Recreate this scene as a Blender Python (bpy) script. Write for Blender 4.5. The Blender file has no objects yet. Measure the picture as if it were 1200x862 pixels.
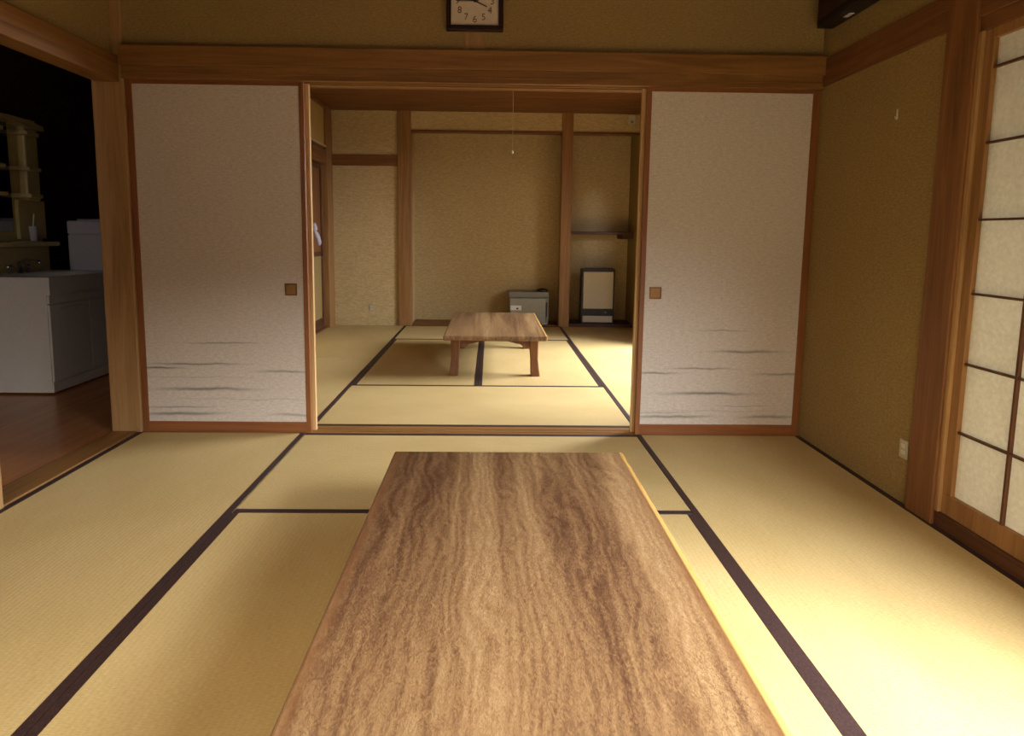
import bpy, bmesh, math, random
from mathutils import Vector, Matrix
random.seed(4)
C = bpy.context.scene.collection
S = bpy.context.scene

# ------------------------------------------------------------------ camera
def make_camera():
    yaw, pitch, roll = -0.01567, 0.105545, 0.01131
    cyw, syw, cp, sp = math.cos(yaw), math.sin(yaw), math.cos(pitch), math.sin(pitch)
    f = Vector((-syw*cp, cyw*cp, -sp)); r = Vector((cyw, syw, 0)); u = r.cross(f)
    cr, sr = math.cos(roll), math.sin(roll)
    r2 = cr*r + sr*u; u2 = -sr*r + cr*u
    cd = bpy.data.cameras.new('camera'); cam = bpy.data.objects.new('camera', cd); C.objects.link(cam)
    m = Matrix((r2, u2, -f)).transposed().to_4x4(); m.translation = Vector((0.08009, -3.0501, 1.07905))
    cam.matrix_world = m
    cd.sensor_width = 36; cd.sensor_fit = 'HORIZONTAL'
    cd.lens = 677.343*36/1200
    cd.shift_x = (600-584.777)/1200; cd.shift_y = (346.658-431)/1200
    cd.clip_start = 0.02
    S.camera = cam
make_camera()

# ------------------------------------------------------------------ light
S.view_settings.view_transform = 'Standard'; S.view_settings.look = 'None'
S.view_settings.gamma = 1.0; S.view_settings.use_curve_mapping = False
S.view_settings.exposure = -0.28
w = bpy.data.worlds.new('overcast_daylight'); S.world = w; w.use_nodes = True
w.node_tree.nodes['Background'].inputs[0].default_value = (0.80, 0.86, 1.0, 1)
w.node_tree.nodes['Background'].inputs[1].default_value = 0.25
def area(name, loc, target, sx, sy, power, col):
    l = bpy.data.lights.new(name, 'AREA'); l.shape = 'RECTANGLE'; l.size = sx; l.size_y = sy
    l.energy = power; l.color = col
    o = bpy.data.objects.new(name, l); C.objects.link(o); o.location = loc
    o.rotation_euler = (Vector(target)-Vector(loc)).to_track_quat('-Z', 'Y').to_euler()
    return o
area('daylight_corner_garden', (2.55, -4.1, 2.7), (1.2, -1.3, 0.0), 1.7, 1.3, 2400, (0.84, 0.91, 1.0))
area('daylight_side_garden', (3.7, -1.5, 2.2), (1.2, -1.6, 0.3), 2.0, 1.5, 190, (1.0, 0.96, 0.88))
area('daylight_back_garden', (3.9, 1.7, 2.4), (1.0, 1.4, 0.0), 2.5, 2.2, 1450, (0.88, 0.93, 1.0))
area('fill_behind_camera', (-0.5, -6.4, 3.15), (-0.4, -0.5, 0.0), 3.0, 1.3, 400, (1.0, 0.84, 0.62))  # unseen fill lamp added for the paper doors and left mats
area('hall_fill', (-2.0, -5.2, 1.8), (-2.9, 0.9, 0.4), 1.0, 1.2, 34, (1.0, 0.90, 0.80))  # added lamp to brighten the dark hallway, its window is unseen

# ------------------------------------------------------------------ mesh helpers
def box(bm, x0, x1, y0, y1, z0, z1, bev=0.0, seg=2):
    vs = [bm.verts.new((x, y, z)) for x in (x0, x1) for y in (y0, y1) for z in (z0, z1)]
    F = [(0,1,3,2), (4,6,7,5), (0,4,5,1), (2,3,7,6), (0,2,6,4), (1,5,7,3)]
    fs = [bm.faces.new([vs[i] for i in f]) for f in F]
    if bev > 0:
        es = list({e for f in fs for e in f.edges})
        bmesh.ops.bevel(bm, geom=es, offset=bev, segments=seg, profile=0.5, affect='EDGES')
    return bm
def boxes(lst, bev=0.0):
    bm = bmesh.new()
    for b in lst: box(bm, *b, bev=bev)
    return bm
def prism(bm, pts, axis, a0, a1):
    """extrude an outline; axis = 'x','y','z' is the extrusion axis, pts are the other two coordinates in order"""
    def P(p, a):
        return {'x': (a, p[0], p[1]), 'y': (p[0], a, p[1]), 'z': (p[0], p[1], a)}[axis]
    A = [bm.verts.new(P(p, a0)) for p in pts]; B = [bm.verts.new(P(p, a1)) for p in pts]
    bm.faces.new(A); bm.faces.new(B[::-1])
    n = len(pts)
    for i in range(n): bm.faces.new([A[i], B[i], B[(i+1) % n], A[(i+1) % n]])
    bmesh.ops.recalc_face_normals(bm, faces=bm.faces)
    return bm
def tube(bm, pts, r, seg=10):
    pts = [Vector(p) for p in pts]; rings = []
    rr = r if isinstance(r, (list, tuple)) else [r]*len(pts)
    for i, p in enumerate(pts):
        t = (pts[min(i+1, len(pts)-1)]-pts[max(i-1, 0)]).normalized()
        a = t.cross(Vector((0, 0, 1)));
        if a.length < 1e-3: a = t.cross(Vector((0, 1, 0)))
        a.normalize(); b = t.cross(a)
        rings.append([bm.verts.new(p+(a*math.cos(k*2*math.pi/seg)+b*math.sin(k*2*math.pi/seg))*rr[i]) for k in range(seg)])
    for i in range(len(rings)-1):
        for k in range(seg):
            bm.faces.new([rings[i][k], rings[i][(k+1) % seg], rings[i+1][(k+1) % seg], rings[i+1][k]])
    bm.faces.new(rings[0][::-1]); bm.faces.new(rings[-1])
    bmesh.ops.recalc_face_normals(bm, faces=bm.faces)
    return bm
def obj(name, bm, mat, parent=None, smooth=False, loc=None):
    me = bpy.data.meshes.new(name)
    bmesh.ops.recalc_face_normals(bm, faces=bm.faces)
    bm.to_mesh(me); bm.free()
    me.materials.append(mat)
    if smooth:
        for p in me.polygons: p.use_smooth = True
    o = bpy.data.objects.new(name, me); C.objects.link(o)
    if parent: o.parent = parent
    if loc: o.location = loc
    return o
def tag(o, label, cat, group=None, kind=None):
    o['label'] = label; o['category'] = cat
    if group: o['group'] = group
    if kind: o['kind'] = kind
    return o
def thing(name, label, cat, loc=(0, 0, 0), rotz=0, group=None):
    o = bpy.data.objects.new(name, None); C.objects.link(o); o.empty_display_size = 0.1
    o.location = loc; o.rotation_euler = (0, 0, rotz)
    return tag(o, label, cat, group)
def struct(name, bm, mat, parent=None, loc=None):
    o = obj(name, bm, mat, parent, loc=loc)
    if not parent: o['kind'] = 'structure'
    return o
def sroot(name, loc=(0, 0, 0)):
    o = bpy.data.objects.new(name, None); C.objects.link(o); o.location = loc; o['kind'] = 'structure'
    return o

# ------------------------------------------------------------------ materials
class NT:
    def __init__(s, name):
        s.m = bpy.data.materials.new(name); s.m.use_nodes = True; s.t = s.m.node_tree
        s.b = s.t.nodes['Principled BSDF']; s.out = s.t.nodes['Material Output']
    def n(s, typ, **kw):
        nd = s.t.nodes.new(typ)
        for k, v in kw.items():
            if k.startswith('i_'):
                key = k[2:]; key = int(key) if key.isdigit() else key
                nd.inputs[key].default_value = v
            else: setattr(nd, k, v)
        return nd
    def l(s, a, b): s.t.links.new(a, b)
    def coord(s, scale=(1, 1, 1), kind='Object'):
        tc = s.n('ShaderNodeTexCoord'); mp = s.n('ShaderNodeMapping'); mp.inputs['Scale'].default_value = scale
        s.l(tc.outputs[kind], mp.inputs[0]); return mp.outputs[0]
    def noise(s, vec, scale, detail=4, rough=0.55, dist=0.0):
        nd = s.n('ShaderNodeTexNoise'); nd.inputs['Scale'].default_value = scale; nd.inputs['Detail'].default_value = detail
        nd.inputs['Roughness'].default_value = rough; nd.inputs['Distortion'].default_value = dist
        s.l(vec, nd.inputs['Vector']); return nd.outputs['Fac']
    def ramp(s, fac, stops):
        r = s.n('ShaderNodeValToRGB'); e = r.color_ramp.elements
        while len(e) < len(stops): e.new(0.5)
        for i, (p, c) in enumerate(stops): e[i].position = p; e[i].color = (*c, 1)
        s.l(fac, r.inputs[0]); return r.outputs[0]
    def mix(s, fac, a, b, mode='MIX'):
        m = s.n('ShaderNodeMix', data_type='RGBA', blend_type=mode)
        for sock, v in ((m.inputs[0], fac), (m.inputs[6], a), (m.inputs[7], b)):
            if hasattr(v, 'node'): s.l(v, sock)
            elif isinstance(v, (int, float)): sock.default_value = v
            else: sock.default_value = (*v, 1)
        return m.outputs[2]
    def math(s, op, a, b=None, c=None):
        m = s.n('ShaderNodeMath', operation=op)
        for i, v in enumerate((a, b, c)):
            if v is None: continue
            if hasattr(v, 'node'): s.l(v, m.inputs[i])
            else: m.inputs[i].default_value = v
        return m.outputs[0]
    def bump(s, h, strength=0.3, dist=0.002):
        b = s.n('ShaderNodeBump'); b.inputs['Strength'].default_value = strength; b.inputs['Distance'].default_value = dist
        s.l(h, b.inputs['Height']); s.l(b.outputs[0], s.b.inputs['Normal'])
    def fin(s, col=None, rough=0.6, spec=0.4, metal=0.0):
        if col is not None:
            if hasattr(col, 'node'): s.l(col, s.b.inputs['Base Color'])
            else: s.b.inputs['Base Color'].default_value = (*col, 1)
        s.b.inputs['Roughness'].default_value = rough; s.b.inputs['Specular IOR Level'].default_value = spec
        s.b.inputs['Metallic'].default_value = metal
        return s.m
def plain(name, col, rough=0.5, spec=0.4, metal=0.0, var=0.12, scale=30):
    t = NT(name); f = t.noise(t.coord(), scale, 3)
    c = t.ramp(f, [(0.3, tuple(x*(1-var) for x in col)), (0.7, tuple(min(1, x*(1+var)) for x in col))])
    return t.fin(c, rough, spec, metal)
def wood(name, dark, light, axis='z', across=18.0, along=1.1, rough=0.5, spec=0.4, knots=False):
    t = NT(name)
    sc = [across]*3; sc['xyz'.index(axis)] = along
    v = t.coord(tuple(sc))
    f = t.noise(v, 1.0, 6, 0.62, 1.2)
    sc2 = [across*9]*3; sc2['xyz'.index(axis)] = along*3
    f2 = t.noise(t.coord(tuple(sc2)), 1.0, 3, 0.6)
    fm = t.math('ADD', t.math('MULTIPLY', f, 0.72), t.math('MULTIPLY', f2, 0.28))
    c = t.ramp(fm, [(0.34, dark), (0.5, tuple((a+b)/2 for a, b in zip(dark, light))), (0.66, light)])
    t.bump(fm, 0.15, 0.001)
    return t.fin(c, rough, spec)
def plaster(name, col, var=0.34, fx=55.0, fz=150.0):
    t = NT(name)
    f = t.noise(t.coord((fx, fx, fz)), 1.0, 4, 0.75); f2 = t.noise(t.coord(), fz*1.6, 3, 0.7); g = t.noise(t.coord(), 2.2, 3)
    m = t.math('ADD', t.math('MULTIPLY', f, 0.6), t.math('MULTIPLY', f2, 0.4))
    c = t.ramp(m, [(0.36, tuple(x*(1-var) for x in col)), (0.64, tuple(x*(1+var) for x in col))])
    c = t.mix(0.3, c, t.ramp(g, [(0.3, tuple(x*0.88 for x in col)), (0.7, tuple(x*1.1 for x in col))]))
    t.bump(m, 0.4, 0.002)
    return t.fin(c, 0.92, 0.15)

M = {}
HL, HD = (0.42, 0.245, 0.10), (0.25, 0.13, 0.045)
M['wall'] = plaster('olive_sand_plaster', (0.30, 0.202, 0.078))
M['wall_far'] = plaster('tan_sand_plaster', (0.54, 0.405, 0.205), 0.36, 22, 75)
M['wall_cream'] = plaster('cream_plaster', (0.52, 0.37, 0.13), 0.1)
for ax in 'xyz':
    M['honey_'+ax] = wood('honey_cedar_grain_'+ax, HD, HL, ax) if ax == 'z' else wood('shaded_honey_beam_grain_'+ax, (0.155, 0.066, 0.015), (0.29, 0.135, 0.036), ax)  # beam grain darkened, the shade up high is put into the colour
    M['brown_'+ax] = wood('aged_brown_cedar_grain_'+ax, (0.12, 0.042, 0.012), (0.25, 0.105, 0.034), ax)
    M['mid_'+ax] = wood('tan_brown_cedar_grain_'+ax, (0.20, 0.09, 0.028), (0.36, 0.185, 0.066), ax)
    M['dark_'+ax] = wood('dark_stained_wood_grain_'+ax, (0.055, 0.018, 0.007), (0.12, 0.045, 0.018), ax)
M['frame'] = wood('red_brown_lacquered_frame', (0.17, 0.055, 0.017), (0.28, 0.105, 0.035), 'x', rough=0.35)
M['frame_z'] = wood('red_brown_lacquered_stile', (0.17, 0.055, 0.017), (0.28, 0.105, 0.035), 'z', rough=0.35)
M['edge_z'] = wood('pale_cedar_stile', (0.48, 0.28, 0.11), (0.66, 0.42, 0.19), 'z', rough=0.4)
M['ceiling'] = wood('ceiling_board_cedar', (0.13, 0.045, 0.012), (0.20, 0.078, 0.022), 'x', 10)
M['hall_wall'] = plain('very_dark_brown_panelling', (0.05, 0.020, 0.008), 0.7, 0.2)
M['hall_floor'] = wood('polished_red_brown_floorboards', (0.30, 0.10, 0.026), (0.44, 0.165, 0.045), 'y', 12, 0.8, rough=0.22, spec=0.5)
M['black'] = plain('black_plastic', (0.012, 0.009, 0.010), 0.4)
M['white'] = plain('white_enamel', (0.66, 0.64, 0.61), 0.35, var=0.03)
M['white_lav'] = plain('lavender_white_enamel', (0.52, 0.50, 0.56), 0.35, var=0.03)
M['cream'] = plain('cream_plastic', (0.62, 0.56, 0.42), 0.45, var=0.04)
M['outlet'] = plain('beige_plastic_plate', (0.46, 0.40, 0.28), 0.5, var=0.03)
M['ivory'] = plain('yellowed_ivory_plastic', (0.50, 0.40, 0.17), 0.35, var=0.06)
M['mirror'] = plain('mirror_glass', (0.35, 0.35, 0.36), 0.03, 0.8, metal=1.0, var=0.01)
M['chrome'] = plain('chrome', (0.6, 0.6, 0.62), 0.12, 0.8, metal=1.0, var=0.01)
M['grey'] = plain('grey_enamelled_steel', (0.24, 0.23, 0.20), 0.45, var=0.05)
M['grey_lt'] = plain('light_grey_steel_panel', (0.34, 0.33, 0.28), 0.4, var=0.06)
M['label'] = plain('white_paper_label', (0.85, 0.83, 0.84), 0.7, var=0.01)
M['cloth'] = plain('pale_lavender_cloth', (0.42, 0.38, 0.46), 0.9, 0.1)
M['face'] = plain('aged_white_dial', (0.62, 0.52, 0.40), 0.6, var=0.05)
M['ink'] = plain('brown_printed_ink', (0.16, 0.09, 0.04), 0.6)
M['clock_frame'] = plain('black_brown_clock_frame', (0.018, 0.005, 0.006), 0.3)
M['handle'] = plain('bronze_pull', (0.20, 0.10, 0.035), 0.4, metal=0.4)
M['handle_in'] = plain('bronze_pull_recess', (0.30, 0.16, 0.05), 0.45, metal=0.4)
M['cord'] = plain('pale_string', (0.75, 0.66, 0.42), 0.8)
M['heri'] = (lambda t: (t.bump(t.noise(t.coord((1, 1, 1)), 400, 2), 0.2, 0.001), t.fin(t.ramp(t.noise(t.coord(), 160, 2), [(0.3, (0.020, 0.009, 0.007)), (0.7, (0.048, 0.022, 0.017))]), 0.6, 0.35))[1])(NT('dark_brown_border_cloth'))

def tatami_mat():
    t = NT('woven_rush')
    v = t.coord()
    sp = t.n('ShaderNodeSeparateXYZ'); t.l(v, sp.inputs[0])
    ribs = t.math('SINE', t.math('MULTIPLY', sp.outputs[0], 2*math.pi/0.0155))
    fine = t.noise(t.coord((60, 420, 1)), 1.0, 3, 0.7)
    big = t.noise(t.coord((2, 1.2, 1)), 1.3, 3)
    streak = t.noise(t.coord((3, 70, 1)), 1.0, 2)
    c = t.ramp(fine, [(0.3, (0.355, 0.238, 0.082)), (0.7, (0.58, 0.415, 0.183))])
    c = t.mix(0.30, c, t.ramp(big, [(0.35, (0.38, 0.26, 0.088)), (0.65, (0.56, 0.415, 0.19))]))
    c = t.mix(t.math('MULTIPLY', t.math('ADD', ribs, 1.0), 0.07), c, (0.33, 0.24, 0.10))
    h = t.math('ADD', t.math('MULTIPLY', ribs, 0.5), fine)
    t.bump(h, 0.22, 0.0012)
    return t.fin(c, 0.62, 0.35)
M['rush'] = tatami_mat()

M['edge_light_y'] = wood('painted_edge_highlight', (0.50, 0.27, 0.07), (0.66, 0.40, 0.13), 'y', rough=0.25)  # pale tone stands for light caught along the table edge
def table_wood():
    t = NT('figured_table_wood')
    base = t.coord((1, 1, 1))
    warp = t.noise(t.coord((4.0, 1.6, 2)), 1.0, 3)
    sp = t.n('ShaderNodeSeparateXYZ'); t.l(base, sp.inputs[0])
    big = t.noise(t.coord((10.0, 0.55, 6)), 1.0, 4, 0.55, 0.7)
    xx = t.math('ADD', sp.outputs[0], t.math('MULTIPLY', warp, 0.30))
    xx = t.math('ADD', xx, t.math('MULTIPLY', t.noise(t.coord((22, 9, 10)), 1.0, 3, 0.6), 0.03))
    rings = t.math('SINE', t.math('MULTIPLY', xx, 230.0))
    fine = t.noise(t.coord((120, 38, 60)), 1.0, 6, 0.78, 2.2)
    f = t.math('ADD', t.math('MULTIPLY', big, 0.56), t.math('MULTIPLY', fine, 0.44))
    f = t.math('ADD', f, t.math('MULTIPLY', rings, 0.022))
    c = t.ramp(f, [(0.38, (0.078, 0.033, 0.016)), (0.46, (0.175, 0.090, 0.040)), (0.54, (0.285, 0.163, 0.070)), (0.66, (0.44, 0.29, 0.14))])
    worm = t.noise(t.coord((70, 28, 40)), 1.0, 2, 0.5, 3.5)
    wl = t.math('ABSOLUTE', t.math('SUBTRACT', worm, 0.5))
    patch = t.ramp(t.noise(t.coord((5, 2.2, 3)), 1.0, 2), [(0.42, (0, 0, 0)), (0.62, (1, 1, 1))])
    wm_ = t.math('MULTIPLY', t.ramp(wl, [(0.0, (1, 1, 1)), (0.045, (0, 0, 0))]), t.math('ADD', 0.22, t.math('MULTIPLY', patch, 0.5)))
    c = t.mix(wm_, c, (0.09, 0.042, 0.02))
    # sapwood band and red-brown rim down the left side of the board
    rim = t.ramp(t.math('ADD', t.math('ABSOLUTE', sp.outputs[0]), t.math('MULTIPLY', warp, 0.03)), [(0.372, (0, 0, 0)), (0.392, (1, 1, 1))])
    c = t.mix(t.math('MULTIPLY', rim, 0.55), c, (0.16, 0.062, 0.022))
    t.bump(f, 0.12, 0.001)
    m = t.fin(c, 0.36, 0.5)
    return m
M['table'] = table_wood()
M['table_leg'] = wood('red_brown_table_leg_wood', (0.10, 0.032, 0.010), (0.23, 0.09, 0.028), 'z', 22, rough=0.35)
M['table_apron'] = wood('red_brown_table_apron_wood', (0.10, 0.032, 0.010), (0.24, 0.095, 0.03), 'x', 22, rough=0.35)

def fusuma_paper(name, streaks, ox):
    """pale woven paper with grey-green brushed cloud streaks near the foot; streaks = (x centre, z, half length, thickness, strength)"""
    t = NT(name); v = t.coord()
    sp = t.n('ShaderNodeSeparateXYZ'); t.l(v, sp.inputs[0])
    wv = t.noise(t.coord((38, 1, 150)), 1.0, 4, 0.75); w2 = t.noise(t.coord(), 260, 2, 0.7)
    f = t.math('ADD', t.math('MULTIPLY', wv, 0.6), t.math('MULTIPLY', w2, 0.4))
    c = t.ramp(f, [(0.36, (0.47, 0.405, 0.345)), (0.64, (0.69, 0.615, 0.54))])
    wob = t.math('MULTIPLY', t.math('SUBTRACT', t.noise(t.coord((4, 1, 1)), 1.0, 3), 0.5), 0.035)
    z = t.math('ADD', sp.outputs[2], wob); acc = None
    for (x0, z0, hw, th, st) in streaks:
        a = t.math('POWER', t.math('ABSOLUTE', t.math('DIVIDE', t.math('SUBTRACT', sp.outputs[0], x0), hw)), 2.6)
        b = t.math('POWER', t.math('ABSOLUTE', t.math('DIVIDE', t.math('SUBTRACT', z, z0), th)), 2.0)
        g = t.math('MULTIPLY', t.math('EXPONENT', t.math('MULTIPLY', t.math('ADD', a, b), -1.0)), st)
        acc = g if acc is None else t.math('MAXIMUM', acc, g)
    br = t.math('MULTIPLY', acc, t.math('ADD', 0.45, t.math('MULTIPLY', t.noise(t.coord((5, 1, 140)), 1.0, 3), 1.1)))
    t.m.node_tree.nodes
    cl = t.n('ShaderNodeClamp'); t.l(br, cl.inputs[0])
    c = t.mix(cl.outputs[0], c, (0.12, 0.115, 0.085))
    t.bump(f, 0.25, 0.001)
    return t.fin(c, 0.85, 0.2)
def shoji_paper():
    t = NT('translucent_shoji_paper')
    f = t.noise(t.coord(), 60, 4, 0.7)
    c = t.ramp(f, [(0.3, (0.56, 0.52, 0.41)), (0.7, (0.68, 0.64, 0.53))])
    d = t.n('ShaderNodeBsdfDiffuse'); tr = t.n('ShaderNodeBsdfTranslucent'); mx = t.n('ShaderNodeMixShader'); mx.inputs[0].default_value = 0.30
    t.l(c, d.inputs[0]); t.l(c, tr.inputs[0]); t.l(d.outputs[0], mx.inputs[1]); t.l(tr.outputs[0], mx.inputs[2]); t.l(mx.outputs[0], t.out.inputs[0])
    return t.m
M['shoji'] = shoji_paper()

# ------------------------------------------------------------------ room shell
XL, XR = -1.835, 1.785          # plaster faces of the front room
CZ = 2.47
struct('floor', boxes([(-3.5, 1.95, -3.75, 4.25, -0.20, -0.045)]), M['hall_floor'])
struct('floor', boxes([(-3.35, -1.95, -3.75, 3.2, -0.045, -0.004)]), M['hall_floor'])['label'] = 'polished red-brown hallway floorboards'
def ceiling_bm():
    bm = bmesh.new()
    y = -3.75
    while y < 4.25:
        box(bm, -3.45, 1.95, y, y+0.446, CZ, CZ+0.03, bev=0.004, seg=1); y += 0.45
    box(bm, -3.45, 1.95, -3.75, 4.25, CZ+0.03, CZ+0.08)
    return bm
struct('ceiling', ceiling_bm(), M['ceiling'])

# right wall: plaster with the shoji opening in front room and a garden opening in the back room
rw = [(XR, XR+0.13, -0.84, 0.0, -0.04, CZ), (XR, XR+0.13, -3.75, -0.84, 1.84, CZ), (XR, XR+0.13, -3.75, -3.62, -0.04, 1.84),
      (XR, XR+0.13, 0.0, 0.45, -0.04, CZ), (XR, XR+0.13, 0.45, 2.55, 1.84, CZ), (XR, XR+0.13, 2.55, 4.25, -0.04, CZ)]
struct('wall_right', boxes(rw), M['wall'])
# left wall: plaster over the wide doorway of the front room
lw = [(XL-0.1, XL, -3.75, -0.0, 1.94, CZ), (XL-0.1, XL, -3.75, -2.0, -0.04, 1.94), (XL-0.1, XL, 0.12, 2.0, -0.04, CZ)]
struct('wall_left', boxes(lw), M['wall'])
struct('wall_back', boxes([(-3.45, -3.05, -3.85, -3.75, -0.04, CZ), (-3.05, -2.0, -3.85, -3.75, 2.0, CZ), (-3.05, -2.0, -3.85, -3.75, -0.04, 0.5), (-2.0, -1.5, -3.85, -3.75, -0.04, CZ),  # unseen openings added to let both fill lamps in
                           (-1.5, 1.785, -3.85, -3.75, 1.84, CZ), (-1.5, 1.785, -3.85, -3.75, -0.04, 0.10), (1.785, 1.95, -3.85, -3.75, -0.04, CZ)]), M['wall'])
struct('wall_partition', boxes([(XL, XR, 0.02, 0.10, 1.95, CZ)]), M['wall'])
# hallway walls
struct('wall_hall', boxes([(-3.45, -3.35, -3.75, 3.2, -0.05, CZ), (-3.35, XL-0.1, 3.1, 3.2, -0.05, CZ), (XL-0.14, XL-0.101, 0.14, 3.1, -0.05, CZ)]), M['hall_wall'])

# posts, beams, rails and sills
def trim(n, lst, mat, bev=0.003): return struct('trim_%d' % n, boxes(lst, bev), mat)
trim(1, [(-1.95, -1.787, 0.0, 0.14, -0.004, CZ)], M['honey_z'], 0.007)          # corner post left
trim(2, [(-1.945, -1.805, -1.00, -0.868, -0.004, 1.83)], M['honey_z'], 0.005)      # next post of the left doorway
trim(3, [(-1.925, -1.806, -3.7, 0.0, 1.825, 1.955)], M['honey_y'], 0.004)       # beam above left doorway
trim(4, [(-1.95, -1.815, -3.7, -0.001, -0.06, 0.006)], M['honey_y'], 0.002)        # sill of left doorway
trim(5, [(-1.787, 1.785, -0.03, 0.019, 1.905, 2.0)], M['honey_x'], 0.003)          # nageshi on partition
bm = boxes([(-1.787, 1.785, -0.012, 0.012, 1.842, 1.905), (-1.787, 1.785, -0.017, -0.011, 1.842, 1.852), (-1.787, 1.785, -0.017, -0.011, 1.868, 1.874),
            (-1.787, 1.785, 0.036, 0.048, 1.842, 1.905), (-1.787, 1.785, 0.074, 0.13, 1.842, 1.95), (-1.787, 1.785, 0.012, 0.074, 1.87, 1.95)], 0.001)
struct('trim_6', bm, M['honey_x'])                                                 # grooved head rail
bm = boxes([(-1.787, 1.785, 0.0, 0.012, -0.05, 0.001), (-1.787, 1.785, 0.036, 0.048, -0.05, 0.001), (-1.787, 1.785, 0.074, 0.118, -0.05, 0.001), (-1.787, 1.785, 0.01, 0.08, -0.05, -0.003)], 0.0005)
struct('trim_7', bm, M['honey_x'])                                                 # grooved threshold
trim(8, [(-0.063, 0.037, 0.008, 0.03, 2.0, CZ)], M['honey_z'], 0.002)              # short strut above nageshi
trim(9, [(1.766, 1.87, -0.972, -0.835, -0.004, CZ)], M['brown_z'], 0.004)         # post beside shoji
trim(10, [(1.776, 1.80, -3.7, -0.001, 1.85, 1.99)], M['brown_y'], 0.003)           # nageshi right wall
trim(11, [(1.782, 1.90, -3.46, -0.972, 1.80, 1.849)], M['brown_y'], 0.002)         # head rail of shoji
trim(12, [(1.779, 1.93, -3.46, -0.972, -0.04, 0.058)], M['dark_y'], 0.002)         # sill of shoji
trim(13, [(1.776, 1.80, -0.990, -0.9725, 0.058, 1.80)], M['honey_z'], 0.002)        # thin pale jamb
trim(14, [(1.770, 1.786, 0.10, 0.45, 1.85, 1.97), (1.770, 1.786, 0.45, 3.74, 1.85, 1.97)], M['brown_y'], 0.002)
trim(15, [(1.775, 1.92, 0.45, 2.55, -0.04, 0.02)], M['brown_y'], 0.002)
trim(16, [(1.778, 1.90, 0.45, 0.53, 0.02, 1.84), (1.778, 1.90, 2.47, 2.55, 0.02, 1.84)], M['brown_z'], 0.002)

# far wall of the back room: left bay flush, alcove in the middle, shelf bay on the right
YF = 3.744
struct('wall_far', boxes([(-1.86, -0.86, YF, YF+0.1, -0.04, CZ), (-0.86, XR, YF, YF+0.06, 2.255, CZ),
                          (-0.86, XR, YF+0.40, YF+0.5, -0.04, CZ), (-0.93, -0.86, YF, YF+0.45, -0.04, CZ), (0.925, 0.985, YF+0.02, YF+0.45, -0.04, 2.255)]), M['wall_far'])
trim(17, [(-0.995, -0.842, YF-0.03, YF+0.09, -0.004, CZ)], M['mid_z'], 0.006)
trim(18, [(0.893, 1.018, YF-0.03, YF+0.09, -0.004, CZ)], M['mid_z'], 0.006)
trim(19, [(-0.842, 0.893, YF-0.012, YF+0.07, 2.235, 2.262), (1.018, XR, YF-0.012, YF+0.07, 2.235, 2.262)], M['brown_x'], 0.002)
trim(20, [(-1.76, -0.995, YF-0.022, YF+0.005, 1.85, 1.975)], M['brown_x'], 0.002)
trim(21, [(-0.842, 0.893, YF-0.01, YF+0.41, -0.04, 0.012)], M['brown_x'], 0.002)
trim(22, [(1.018, XR, YF+0.015, YF+0.41, -0.04, 0.030)], M['dark_x'], 0.002)
trim(23, [(1.018, XR, YF+0.10, YF+0.40, 1.095, 1.13), (1.65, XR, YF+0.12, YF+0.40, 1.045, 1.095)], M['dark_x'], 0.003)

# left wall of the back room: plaster transom, rail, sliding door set back in its frame
struct('wall_far_left', boxes([(-1.935, -1.765, 2.0, 2.9, -0.04, CZ), (-1.86, -1.775, 2.9, 3.52, 2.04, 2.44)]), M['wall_cream'])
trim(24, [(-1.86, -1.745, 3.52, YF, -0.004, CZ)], M['mid_z'], 0.004)
trim(25, [(-1.87, -1.752, 2.84, 3.52, 1.83, 1.99), (-1.86, -1.745, 2.84, 3.52, 2.44, CZ)], M['brown_y'], 0.003)
trim(26, [(-1.86, -1.75, 2.84, 3.52, 2.018, 2.04)], M['edge_z'], 0.002)
trim(27, [(-1.90, -1.766, 2.84, 3.52, -0.04, 0.012)], M['brown_y'], 0.002)
d = sroot('door_5')
obj('door_frame', boxes([(-1.84, -1.812, 2.88, 3.52, 0.012, 0.12), (-1.84, -1.812, 2.88, 3.52, 0.82, 0.87), (-1.84, -1.812, 2.88, 3.52, 1.78, 1.83),
                         (-1.84, -1.812, 2.88, 2.92, 0.12, 1.78), (-1.84, -1.812, 3.485, 3.52, 0.12, 1.78)], 0.002), M['dark_y'], d)
obj('lower_panel', boxes([(-1.833, -1.822, 2.92, 3.485, 0.12, 0.82)]), M['wall'], d)
obj('upper_panel', boxes([(-1.833, -1.822, 2.92, 3.485, 0.87, 1.78)]), M['brown_z'], d)

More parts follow.
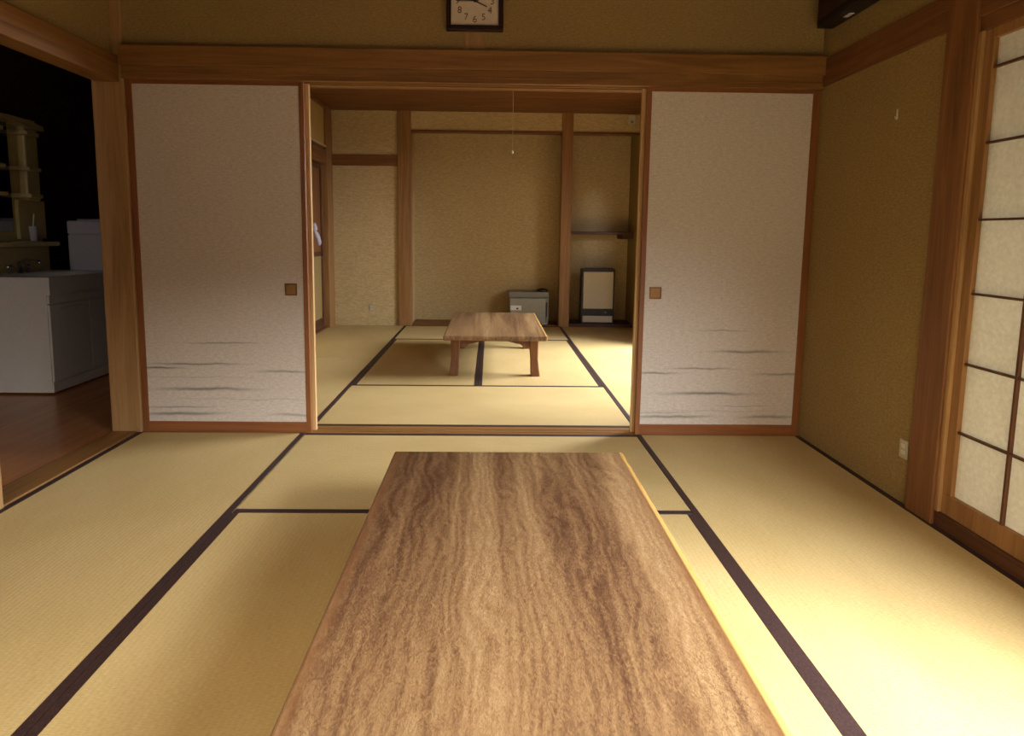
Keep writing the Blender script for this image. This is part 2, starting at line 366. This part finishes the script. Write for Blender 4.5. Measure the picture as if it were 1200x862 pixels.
# ------------------------------------------------------------------ sliding paper doors
STL = [(-1.352, .486, .17, .004, .55), (-1.495, .372, .22, .005, .75), (-1.69, .350, .11, .005, .8), (-1.02, .335, .13, .006, .6),
       (-1.44, .235, .24, .008, .75), (-1.60, .135, .17, .005, .55), (-1.58, .098, .2, .008, .8), (-.98, .095, .12, .007, .5), (-1.2, .18, .3, .005, .2), (-1.5,.30,.3,.004,.2)]
STR = [(1.34, .575, .12, .004, .45), (1.48, .460, .17, .007, .7), (1.23, .366, .15, .005, .6), (0.98, .340, .12, .005, .7), (1.68, .336, .14, .006, .6),
       (1.27, .228, .22, .008, .75), (1.48, .16, .14, .004, .3), (1.08, .098, .2, .007, .7), (1.62, .098, .14, .008, .6), (1.3, .13, .4, .004, .2), (1.02, .12, .15, .004, .4)]
def fusuma(n, x0, x1, y0, y1, sl, sr, paper, hx=None):
    d = sroot('door_%d' % n)
    z0, z1 = -0.002, 1.845
    obj('door_paper', boxes([(x0+sl, x1-sr, y0+0.004, y1-0.004, z0+0.058, z1-0.022)]), paper, d)
    obj('door_frame', boxes([(x0+sl, x1-sr, y0, y1, z0, z0+0.058), (x0+sl, x1-sr, y0, y1, z1-0.022, z1)], 0.0015), M['frame'], d)
    for a, b in ((x0, x0+sl), (x1-sr, x1)):
        obj('stile', boxes([(a, b, y0-0.001, y1+0.001, z0, z1)], 0.002), M['frame_z'] if n < 3 else M['edge_z'], d)
    if hx is not None:
        s = 0.032; zc = 0.778
        h = obj('door_pull', boxes([(hx-s, hx+s, y0-0.001, y0+0.006, zc+s-0.008, zc+s), (hx-s, hx+s, y0-0.001, y0+0.006, zc-s, zc-s+0.008),
                                    (hx-s, hx-s+0.008, y0-0.001, y0+0.006, zc-s+0.008, zc+s-0.008), (hx+s-0.008, hx+s, y0-0.001, y0+0.006, zc-s+0.008, zc+s-0.008)], 0.0008), M['handle'], d)
        obj('pull_recess', boxes([(hx-s+0.008, hx+s-0.008, y0+0.002, y0+0.005, zc-s+0.008, zc+s-0.008)]), M['handle_in'], h)
    return d
PL = fusuma_paper('woven_door_paper_left', STL, 0); PR = fusuma_paper('woven_door_paper_right', STR, 0)
fusuma(1, -1.785, -0.884, 0.0135, 0.034, 0.030, 0.025, PL, -0.975)
fusuma(2, 0.882, 1.784, 0.0135, 0.034, 0.025, 0.038, PR, 0.965)
fusuma(3, -1.785, -0.868, 0.050, 0.072, 0.03, 0.025, PL)
fusuma(4, 0.866, 1.784, 0.050, 0.072, 0.025, 0.03, PR)

# ------------------------------------------------------------------ shoji window (sliding, translucent paper on a lattice)
ZB, ZT = 0.058, 1.80
def shoji(n, Y0, Y1, X, px):
    sh = sroot('window_%d' % n)
    obj('window_frame', boxes([(X, X+0.028, Y0, Y1, ZB, 0.135), (X, X+0.028, Y0, Y1, 1.765, ZT), (X, X+0.028, Y0, Y0+0.035, 0.135, 1.765),
                               (X, X+0.028, Y1-0.038, Y1, 0.135, 1.765)], 0.002), M['mid_z'], sh)
    kb = [(X+0.004, X+0.016, Y0+0.035, Y1-0.038, z-0.004, z+0.004) for z in (.379, .634, .889, 1.15, 1.414, 1.668)]
    kb += [(X+0.0035, X+0.0165, Y1-d-0.004, Y1-d+0.004, 0.135, 1.765) for d in (0.245, 0.45, 0.655)]
    obj('lattice', boxes(kb), M['dark_z'], sh)
    obj('paper', boxes([(X+0.0165, X+0.0175, Y0+0.035, Y1-0.038, 0.135, 1.765)]), M['shoji'], sh)
shoji(1, -1.88, -0.990, 1.788, 0)
shoji(2, -2.43, -1.54, 1.820, 0)
# veranda outside, catching the daylight
struct('floor_veranda', boxes([(1.93, 3.0, -4.2, 4.2, -0.2, -0.03)]), M['honey_y'])

struct('ceiling_added_eave', boxes([(1.93, 2.9, -2.9, 0.2, 1.86, 1.92), (1.93, 2.7, 0.2, 4.2, 2.0, 2.06)]), M['ceiling'])  # unseen eave added to cut the light on the upper shoji

# ------------------------------------------------------------------ tatami
def make_tatami():
    r = thing('tatami_mat', 'tatami mat', 'tatami mat', group='tatami mats')
    obj('rush_surface', boxes([(-0.4485, 0.4485, -0.899, 0.899, -0.045, 0.0)], 0.002), M['rush'], r)
    for s in (-1, 1):
        bm = bmesh.new(); a, b = (0.421, 0.4484) if s > 0 else (-0.4484, -0.421)
        box(bm, a, b, -0.899, 0.899, -0.02, 0.0014, bev=0.0006, seg=1)
        obj('cloth_border', bm, M['heri'], r)
    return r
first = make_tatami(); used = [False]
def mat(x, y, rz, label, sy=1.0):
    if not used[0]: r = first; used[0] = True
    else:
        r = first.copy(); C.objects.link(r)
        for ch in first.children:
            c = ch.copy(); C.objects.link(c); c.parent = r
    r.location = (x, y, 0); r.rotation_euler = (0, 0, rz); r['label'] = label; r.scale = (1, sy, 1)
H = math.pi/2
mat(-1.359, -0.965, 0, 'tatami mat in front of the left paper door, beside the dark hallway', 1.07)
mat(-1.359, -2.828, 0, 'tatami mat along the hallway side nearest the camera')
mat(-0.011, -0.452, H, 'crosswise tatami mat between the threshold and the big table', 0.995)
mat(-0.460, -1.804, 0, 'tatami mat on the left side under the big table')
mat(0.438, -1.804, 0, 'tatami mat on the right side under the big table')
mat(-0.011, -3.155, H, 'crosswise tatami mat at the camera end of the front room', 0.995)
mat(1.334, -0.965, 0, 'sunlit tatami mat in front of right paper door, beside the plaster wall', 1.07)
mat(1.334, -2.828, 0, 'tatami mat by the open window nearest the camera')
s0 = 0.120
mat(-1.350, s0+0.902, 0, 'back room tatami mat on the left, near the threshold')
mat(-1.350, s0+2.704, 0, 'back room tatami mat in the far left corner below the outlet')
mat(0.0, s0+0.450, H, 'back room crosswise tatami mat just behind the threshold')
mat(-0.450, s0+1.803, 0, 'back room tatami mat under the left half of the small table')
mat(0.450, s0+1.803, 0, 'back room tatami mat under the right half of the small table')
mat(0.0, s0+3.156, H, 'back room crosswise tatami mat along the alcove')
mat(1.350, s0+0.902, 0, 'back room brightly lit tatami mat behind the right paper door')
mat(1.350, s0+2.704, 0, 'back room tatami mat in front of the heater')

# ------------------------------------------------------------------ low tables
def low_table(loc, w_, l_, h, th, label, leg_in_y, leg_in_x):
    r = thing('low_table', label, 'low table', loc, group=None)
    bm = bmesh.new(); box(bm, -w_/2, w_/2, -l_/2, l_/2, h-th, h, bev=0.009, seg=3)
    top = obj('tabletop', bm, M['table'], r)
    bm = bmesh.new(); box(bm, w_/2-0.008, w_/2+0.006, -l_/2+0.004, l_/2-0.004, h-th+0.003, h+0.0006, bev=0.003); obj('edge_highlight', bm, M['edge_light_y'], top)['label'] = 'pale strip standing in for light along the edge'  # thin pale strip paints the bright line on the right edge
    X, Yy = w_/2-leg_in_x, l_/2-leg_in_y
    def apron_profile(half):
        pts = [(-half, h-th+0.001), (half, h-th+0.001), (half, h-th-0.064), (half-0.05, h-th-0.066), (half-0.075, h-th-0.072), (half-0.095, h-th-0.062),
               (half-0.115, h-th-0.046), (half-0.15, h-th-0.040), (half-0.21, h-th-0.024)]
        return pts + [(-x, z) for x, z in pts[:1:-1] ]
    for s in (-1, 1):
        bm = prism(bmesh.new(), apron_profile(X-0.001), 'y', s*(Yy-0.014)-0.011, s*(Yy-0.014)+0.011)
        obj('apron', bm, M['table_apron'], r)
        bm = prism(bmesh.new(), apron_profile(Yy-0.012), 'x', s*(X-0.014)-0.011, s*(X-0.014)+0.011)
        obj('apron', bm, M['table_apron'], r)
    for sx in (-1, 1):
        for sy in (-1, 1):
            bm = bmesh.new(); rings = []
            N = 9
            for i in range(N+1):
                k = i/N; z = k*(h-th)
                hw = 0.029+0.008*abs(k-0.45)/0.55                      # waisted leg
                out = 0.014*(1-k)**2.2                                 # foot kicks outward
                cx, cy = sx*(X-0.012+out), sy*(Yy-0.014+out*0.6)
                rings.append([bm.verts.new((cx+a*hw, cy+b*hw, z)) for a, b in ((-1,-.8),(-.8,-1),(.8,-1),(1,-.8),(1,.8),(.8,1),(-.8,1),(-1,.8))])
            for i in range(N):
                for k in range(8): bm.faces.new([rings[i][k], rings[i][(k+1) % 8], rings[i+1][(k+1) % 8], rings[i+1][k]])
            bm.faces.new(rings[0][::-1]); bm.faces.new(rings[-1])
            obj('leg', bm, M['table_leg'], r)
    return r
low_table((0.147, -1.86, 0.0015), 0.785, 1.50, 0.33, 0.036, 'large figured-wood low table in the foreground, running out of the bottom of the photo', 0.13, 0.07)
low_table((0.120, 1.865, 0.0015), 0.775, 1.33, 0.325, 0.036, 'small brown wooden low table with curved apron in the back room', 0.12, 0.075)

# ------------------------------------------------------------------ wall clock
ck = thing('wall_clock', 'square wall clock with black frame and white numbered face above the doorway', 'clock', (-0.010, 0.0, 2.243))
hw = 0.143; fi = 0.119
obj('frame', boxes([(-hw, hw, -0.022, 0.012, fi, hw), (-hw, hw, -0.022, 0.012, -hw, -fi), (-hw, -fi, -0.022, 0.012, -fi, fi), (fi, hw, -0.022, 0.012, -fi, fi)], 0.003), M['clock_frame'], ck)
dial = obj('dial', boxes([(-fi, fi, -0.006, 0.010, -fi, fi)]), M['face'], ck)
def text_mesh(s, size, name, parent, loc, m):
    cu = bpy.data.curves.new(name, 'FONT'); cu.body = s; cu.size = size; cu.align_x = 'CENTER'; cu.align_y = 'CENTER'; cu.extrude = 0.0006
    o = bpy.data.objects.new(name+'_tmp', cu); C.objects.link(o)
    bpy.context.view_layer.update()
    me = bpy.data.meshes.new_from_object(o.evaluated_get(bpy.context.evaluated_depsgraph_get()))
    bpy.data.objects.remove(o); me.name = name; me.materials.clear(); me.materials.append(m)
    me.transform(Matrix.Rotation(math.pi/2, 4, 'X'))
    q = bpy.data.objects.new(name, me); C.objects.link(q); q.parent = parent; q.location = loc
    return q
for k in range(1, 13):
    a = math.radians(90-30*k); R = 0.088
    text_mesh(str(k), 0.046, 'numeral', dial, (R*math.cos(a), -0.0068, R*math.sin(a)), M['ink'])
def hand(name, ang, L, wd, yy):
    bm = bmesh.new(); a = math.radians(90-ang); d_ = Vector((math.cos(a), 0, math.sin(a))); n_ = Vector((-d_.z, 0, d_.x))
    P = [-0.018*d_-n_*wd*.5, -0.018*d_+n_*wd*.5, L*d_+n_*wd*.3, L*d_-n_*wd*.3]
    A = [bm.verts.new(p+Vector((0, yy, 0))) for p in P]; B = [bm.verts.new(p+Vector((0, yy+0.0015, 0))) for p in P]
    bm.faces.new(A); bm.faces.new(B[::-1])
    for i in range(4): bm.faces.new([A[i], B[i], B[(i+1) % 4], A[(i+1) % 4]])
    obj(name, bm, M['black'], ck)
hand('hour_hand', 114, 0.066, 0.007, -0.011); hand('minute_hand', 269, 0.092, 0.005, -0.014)
bm = bmesh.new(); tube(bm, [(0, -0.016, 0), (0, -0.006, 0)], 0.006, 12); obj('hub', bm, M['black'], ck)

# ------------------------------------------------------------------ black speaker high in the right corner
sp = thing('wall_speaker', 'long black speaker box mounted high on the wall in the right corner', 'speaker', (1.785, -0.06, 2.118))
bm = bmesh.new(); box(bm, -0.088, -0.004, -0.95, 0.0, 0.0, 0.26, bev=0.008, seg=3); obj('cabinet', bm, M['black'], sp)
obj('grille', boxes([(-0.0925, -0.087, -0.93, -0.02, 0.03, 0.245)], 0.002), M['clock_frame'], sp)
obj('bracket', boxes([(-0.006, 0.0, -0.7, -0.25, 0.05, 0.2)]), M['black'], sp)
obj('underside_highlight', boxes([(-0.052, -0.030, -0.215, -0.165, -0.002, 0.001)], 0.0005), M['white_lav'], sp)['label'] = 'small pale painted highlight on the underside'  # pale sliver paints a highlight on the black casing

# ------------------------------------------------------------------ small wall fittings
def outlet(loc, rz, label, sc=1.0):
    r = thing('wall_outlet', label, 'outlet', loc, rz); r.scale = (sc, 1, sc)
    obj('plate', boxes([(-0.036, 0.036, -0.006, 0.0, -0.06, 0.06)], 0.002), M['outlet'], r)
    for z in (-0.022, 0.022):
        obj('socket', boxes([(-0.017, 0.017, -0.0085, -0.0055, z-0.014, z+0.014)], 0.001), M['cream'], r)
outlet((-1.315, YF, 0.205), 0, 'cream wall outlet low on the far wall of the back room', 0.72)
outlet((1.785, -0.785, 0.225), -math.pi/2, 'cream wall outlet low on the right wall beside the brown post', 0.64)
hk = thing('wall_hook', 'tiny white hook high on the right plaster wall', 'hook', (1.785, -0.58, 1.60))
obj('base', boxes([(-0.004, 0.0, -0.004, 0.004, -0.022, 0.022)], 0.001), M['cream'], hk)
bm = bmesh.new(); tube(bm, [(-0.003, 0, -0.012), (-0.009, 0, -0.018), (-0.011, 0, -0.008)], 0.002, 8); obj('prong', bm, M['cream'], hk)
sn = thing('wall_sensor', 'small pale box fixed high beside the ceiling in the back room right corner', 'sensor', (1.685, YF-0.0, 2.41))
obj('casing', boxes([(-0.036, 0.036, -0.04, 0.0, -0.058, 0.045)], 0.004), M['cream'], sn)
obj('lens', boxes([(-0.016, 0.016, -0.044, -0.039, -0.045, -0.02)], 0.002), M['grey'], sn)
pc = thing('pull_cord', 'thin pale light pull cord hanging in the back room before the alcove', 'cord', (0.257, 1.9, 1.77))
bm = bmesh.new(); tube(bm, [(0, 0, 0.01), (0.001, 0, 0.3), (0, 0, CZ-1.77-0.02)], 0.0016, 6); obj('string', bm, M['cord'], pc)
bm = bmesh.new(); tube(bm, [(0, 0, -0.014), (0, 0, -0.008), (0, 0, 0.004), (0, 0, 0.014)], [0.004, 0.008, 0.007, 0.003], 10); obj('knob', bm, M['cord'], pc, True)

# pale cloth hanging at the back-room door
cl = thing('hanging_cloth', 'pale lavender cloth knotted on the left door edge in back room', 'cloth', (-1.715, 2.91, 1.06)); cl.scale = (0.75, 0.75, 0.85)
def lump(pts, rad, name):
    bm = bmesh.new(); tube(bm, pts, rad, 12)
    for v in bm.verts: v.co += Vector((random.uniform(-1, 1), random.uniform(-1, 1), random.uniform(-1, 1)))*0.003
    o = obj(name, bm, M['cloth'], cl, True); m_ = o.modifiers.new('sub', 'SUBSURF'); m_.levels = 1; m_.render_levels = 2
lump([(-0.015, 0.0, 0.14), (-0.005, 0.0, 0.12), (0.0, 0.0, 0.09), (-0.006, 0.02, 0.05), (-0.010, 0.03, 0.03)], [0.012, 0.04, 0.048, 0.036, 0.015], 'knot')
lump([(-0.005, 0.0, 0.05), (0.005, 0.05, 0.01), (0.012, 0.11, -0.05), (0.012, 0.16, -0.11), (0.010, 0.18, -0.135)], [0.015, 0.034, 0.040, 0.034, 0.012], 'tail')

# ------------------------------------------------------------------ grey box in the alcove
gb = thing('metal_box', 'grey metal box with a white label standing in the alcove corner', 'box', (0.545, YF+0.035, 0.012))
bm = bmesh.new(); box(bm, -0.235, 0.235, 0.012, 0.32, 0.012, 0.325, bev=0.006); obj('body', bm, M['grey'], gb)
obj('lid', boxes([(-0.240, 0.236, 0.03, 0.325, 0.325, 0.392)], 0.008), M['grey'], gb)
dr = obj('door', boxes([(-0.222, 0.198, -0.002, 0.012, 0.022, 0.312)], 0.003), M['grey_lt'], gb)
obj('handle', boxes([(0.206, 0.218, -0.006, 0.013, 0.10, 0.27)], 0.002), M['black'], gb)
obj('trim_strip', boxes([(0.16, 0.225, -0.004, 0.013, 0.006, 0.016)], 0.002), M['label'], gb)
lb = obj('label', boxes([(-0.220, -0.09, -0.0035, -0.0015, 0.175, 0.232)]), M['label'], gb)
obj('label_mark', boxes([(-0.150, -0.125, -0.0042, -0.0034, 0.186, 0.204)]), M['black'], lb)
for x in (-0.19, 0.19):
    for y in (0.04, 0.29): obj('foot', boxes([(x-0.015, x+0.015, y-0.015, y+0.015, 0.0, 0.013)]), M['black'], gb)
bk = bmesh.new(); bmesh.ops.create_uvsphere(bk, u_segments=20, v_segments=10, radius=1.0)
for v in bk.verts:
    v.co = Vector((v.co.x*0.075, v.co.y*0.05, max(v.co.z, -0.02)*0.042))
o = obj('black_pouch', bk, M['black'], None, True, loc=(0.705, YF+0.115, 0.405)); tag(o, 'small black rounded pouch lying on top of the grey metal box', 'pouch')

# ------------------------------------------------------------------ fan heater in the right bay
ht = thing('heater', 'slim upright heater with cream panels and black trim in the far right bay', 'heater', (1.365, YF+0.03, 0.030))
bm = bmesh.new(); box(bm, -0.198, 0.198, 0.012, 0.13, 0.015, 0.66, bev=0.006); obj('body', bm, M['black'], ht)
obj('front_panel', boxes([(-0.176, 0.178, -0.006, 0.014, 0.185, 0.625)], 0.005), M['cream'], ht)
obj('lower_panel', boxes([(-0.178, 0.178, -0.006, 0.014, 0.022, 0.098)], 0.004), M['cream'], ht)
obj('control_panel', boxes([(-0.170, 0.172, 0.004, 0.06, 0.655, 0.672)], 0.003), M['clock_frame'], ht)
for i in range(4): obj('louver', boxes([(-0.165, 0.165, 0.002, 0.014, 0.112+i*0.017, 0.118+i*0.017)]), M['black'], ht)
obj('knob', boxes([(0.085, 0.105, -0.002, 0.014, 0.13, 0.15)], 0.002), M['grey'], ht)
obj('base', boxes([(-0.21, 0.21, -0.01, 0.15, 0.0, 0.016)], 0.004), M['black'], ht)
bm = bmesh.new(); tube(bm, [(-0.19, 0.09, 0.04), (-0.23, 0.04, 0.012), (-0.27, 0.0, 0.008), (-0.31, 0.02, 0.008), (-0.33, 0.10, 0.008)], 0.005, 8); obj('power_cord', bm, M['black'], ht, True)

# ------------------------------------------------------------------ wash stand in the hallway
vs = thing('wash_stand', 'white wash stand cabinet with basin in the dark hallway', 'wash stand', (-3.08, 1.09, -0.004))
obj('cabinet', boxes([(-0.255, 0.285, -0.375, 0.375, 0.012, 0.665)], 0.003), M['white'], vs)
obj('drawer', boxes([(0.286, 0.300, -0.372, 0.372, 0.604, 0.655)], 0.003), M['white'], vs)
for a, b in ((-0.372, -0.003), (0.003, 0.372)):
    dd = obj('door', boxes([(0.286, 0.300, a, b, 0.085, 0.595)], 0.004), M['white'], vs)
    hy = (a+b)/2
    obj('handle', boxes([(0.300, 0.312, hy-0.09, hy+0.09, 0.560, 0.572)], 0.002), M['cream'], dd)
obj('kick_board', boxes([(0.270, 0.292, -0.372, 0.372, 0.012, 0.08)], 0.002), M['white'], vs)
# basin top: rim with a sunken bowl
def basin():
    bm = bmesh.new(); x0, x1, y0, y1, zt, zb = -0.255, 0.312, -0.378, 0.378, 0.775, 0.66
    n = 32; outer = []; inner = []; low = []
    for k in range(n):
        a = 2*math.pi*k/n; c_, s_ = math.cos(a), math.sin(a)
        m_ = max(abs(c_), abs(s_)); outer.append(bm.verts.new(((x0+x1)/2+c_/m_*(x1-x0)/2, c_/m_*0+s_/m_*(y1-y0)/2, zt)))
        inner.append(bm.verts.new((0.06+c_*0.19, s_*0.28, zt-0.004))); low.append(bm.verts.new((0.06+c_*0.11, s_*0.17, zt-0.10)))
    botm = [bm.verts.new((v.co.x, v.co.y, zb)) for v in outer]
    for k in range(n):
        j = (k+1) % n
        bm.faces.new([outer[k], outer[j], inner[j], inner[k]]); bm.faces.new([inner[k], inner[j], low[j], low[k]]); bm.faces.new([botm[k], botm[j], outer[j], outer[k]])
    bm.faces.new(low); bm.faces.new(botm)
    return bm
obj('basin', basin(), M['white'], vs)
obj('backsplash', boxes([(-0.268, -0.235, -0.372, 0.372, 0.775, 0.955)], 0.004), M['ivory'], vs)
bm = bmesh.new(); tube(bm, [(-0.17, 0.0, 0.775), (-0.17, 0.0, 0.845), (-0.13, 0.0, 0.865), (-0.03, 0.0, 0.855), (-0.02, 0.0, 0.835)], [0.018, 0.016, 0.013, 0.012, 0.011], 12)
obj('faucet', bm, M['chrome'], vs, True)
for y in (-0.08, 0.08):
    bm = bmesh.new(); tube(bm, [(-0.18, y, 0.775), (-0.18, y, 0.81), (-0.18, y, 0.812), (-0.18, y, 0.835)], [0.012, 0.012, 0.022, 0.018], 12)
    obj('tap_knob', bm, M['chrome'], vs, True)

mc = thing('mirror_cabinet', 'ivory mirror surround with side shelves on the hallway wall above basin', 'mirror cabinet', (-3.35, 1.09, 0.96))
obj('back_board', boxes([(0.0, 0.025, -0.33, 0.33, 0.0, 0.92)], 0.003), M['ivory'], mc)
obj('mirror', boxes([(0.025, 0.031, -0.20, 0.06, 0.10, 0.86)], 0.001), M['mirror'], mc)
for s in (-1, 1):
    bm = prism(bmesh.new(), [(s*0.09, 0.33), (s*0.335, 0.33), (s*0.335, 0.05), (s*0.09, 0.05)], 'x', 0.025, 0.05) if s > 0 else boxes([(0.025, 0.05, -0.335, -0.20, 0.05, 0.33)])
    obj('side_panel', bm, M['ivory'], mc)
    bm = boxes([(0.025, 0.085, min(s*0.14, s*0.265), max(s*0.14, s*0.265), 0.33, 0.86)], 0.012); obj('pillar', bm, M['ivory'], mc)
    for z in (0.36, 0.55, 0.80):
        bm = prism(bmesh.new(), [(0.02, s*0.262), (0.10, s*0.258), (0.14, s*0.21), (0.14, s*0.10), (0.09, s*0.06), (0.02, s*0.06)], 'z', z-0.012, z+0.012)
        obj('shelf', bm, M['ivory'], mc)
arch = [(-0.30, 0.84)] + [(-0.30+0.60*k/12, 0.875+0.028*math.sin(math.pi*k/12)) for k in range(13)] + [(0.30, 0.84), (0.17, 0.84), (0.10, 0.862), (0, 0.87), (-0.10, 0.862), (-0.17, 0.84)]
obj('arch_top', prism(bmesh.new(), arch, 'x', 0.02, 0.11), M['ivory'], mc)
obj('base_shelf', boxes([(0.0, 0.14, -0.345, 0.345, -0.004, 0.03)], 0.005), M['ivory'], mc)
tb = thing('glass_tumbler', 'slim clear tumbler on the lower shelf of the mirror cabinet', 'tumbler', (-3.27, 1.26, 0.992))
bm = bmesh.new(); tube(bm, [(0, 0, 0), (0, 0, 0.05), (0, 0, 0.11)], [0.020, 0.023, 0.026], 14); obj('cup', bm, M['white_lav'], tb, True)
bm = bmesh.new(); tube(bm, [(0.0, 0, 0.10), (0.006, 0.01, 0.2)], 0.004, 8); obj('toothbrush', bm, M['white'], tb)

wm = thing('washing_machine', 'pale washing machine standing behind the wash stand in the hallway', 'washing machine', (-2.90, 1.80, -0.004))
bm = bmesh.new(); box(bm, -0.30, 0.30, -0.30, 0.30, 0.03, 1.05, bev=0.012); obj('body', bm, M['white_lav'], wm)
bm = bmesh.new(); box(bm, -0.302, 0.302, -0.302, 0.302, 1.05, 1.155, bev=0.014); obj('top_panel', bm, M['white_lav'], wm)
obj('lid', boxes([(-0.25, 0.25, -0.26, 0.16, 1.155, 1.168)], 0.004), M['white_lav'], wm)
for x in (-0.26, 0.26):
    for y in (-0.26, 0.26): obj('foot', boxes([(x-0.02, x+0.02, y-0.02, y+0.02, 0.0, 0.031)]), M['black'], wm)
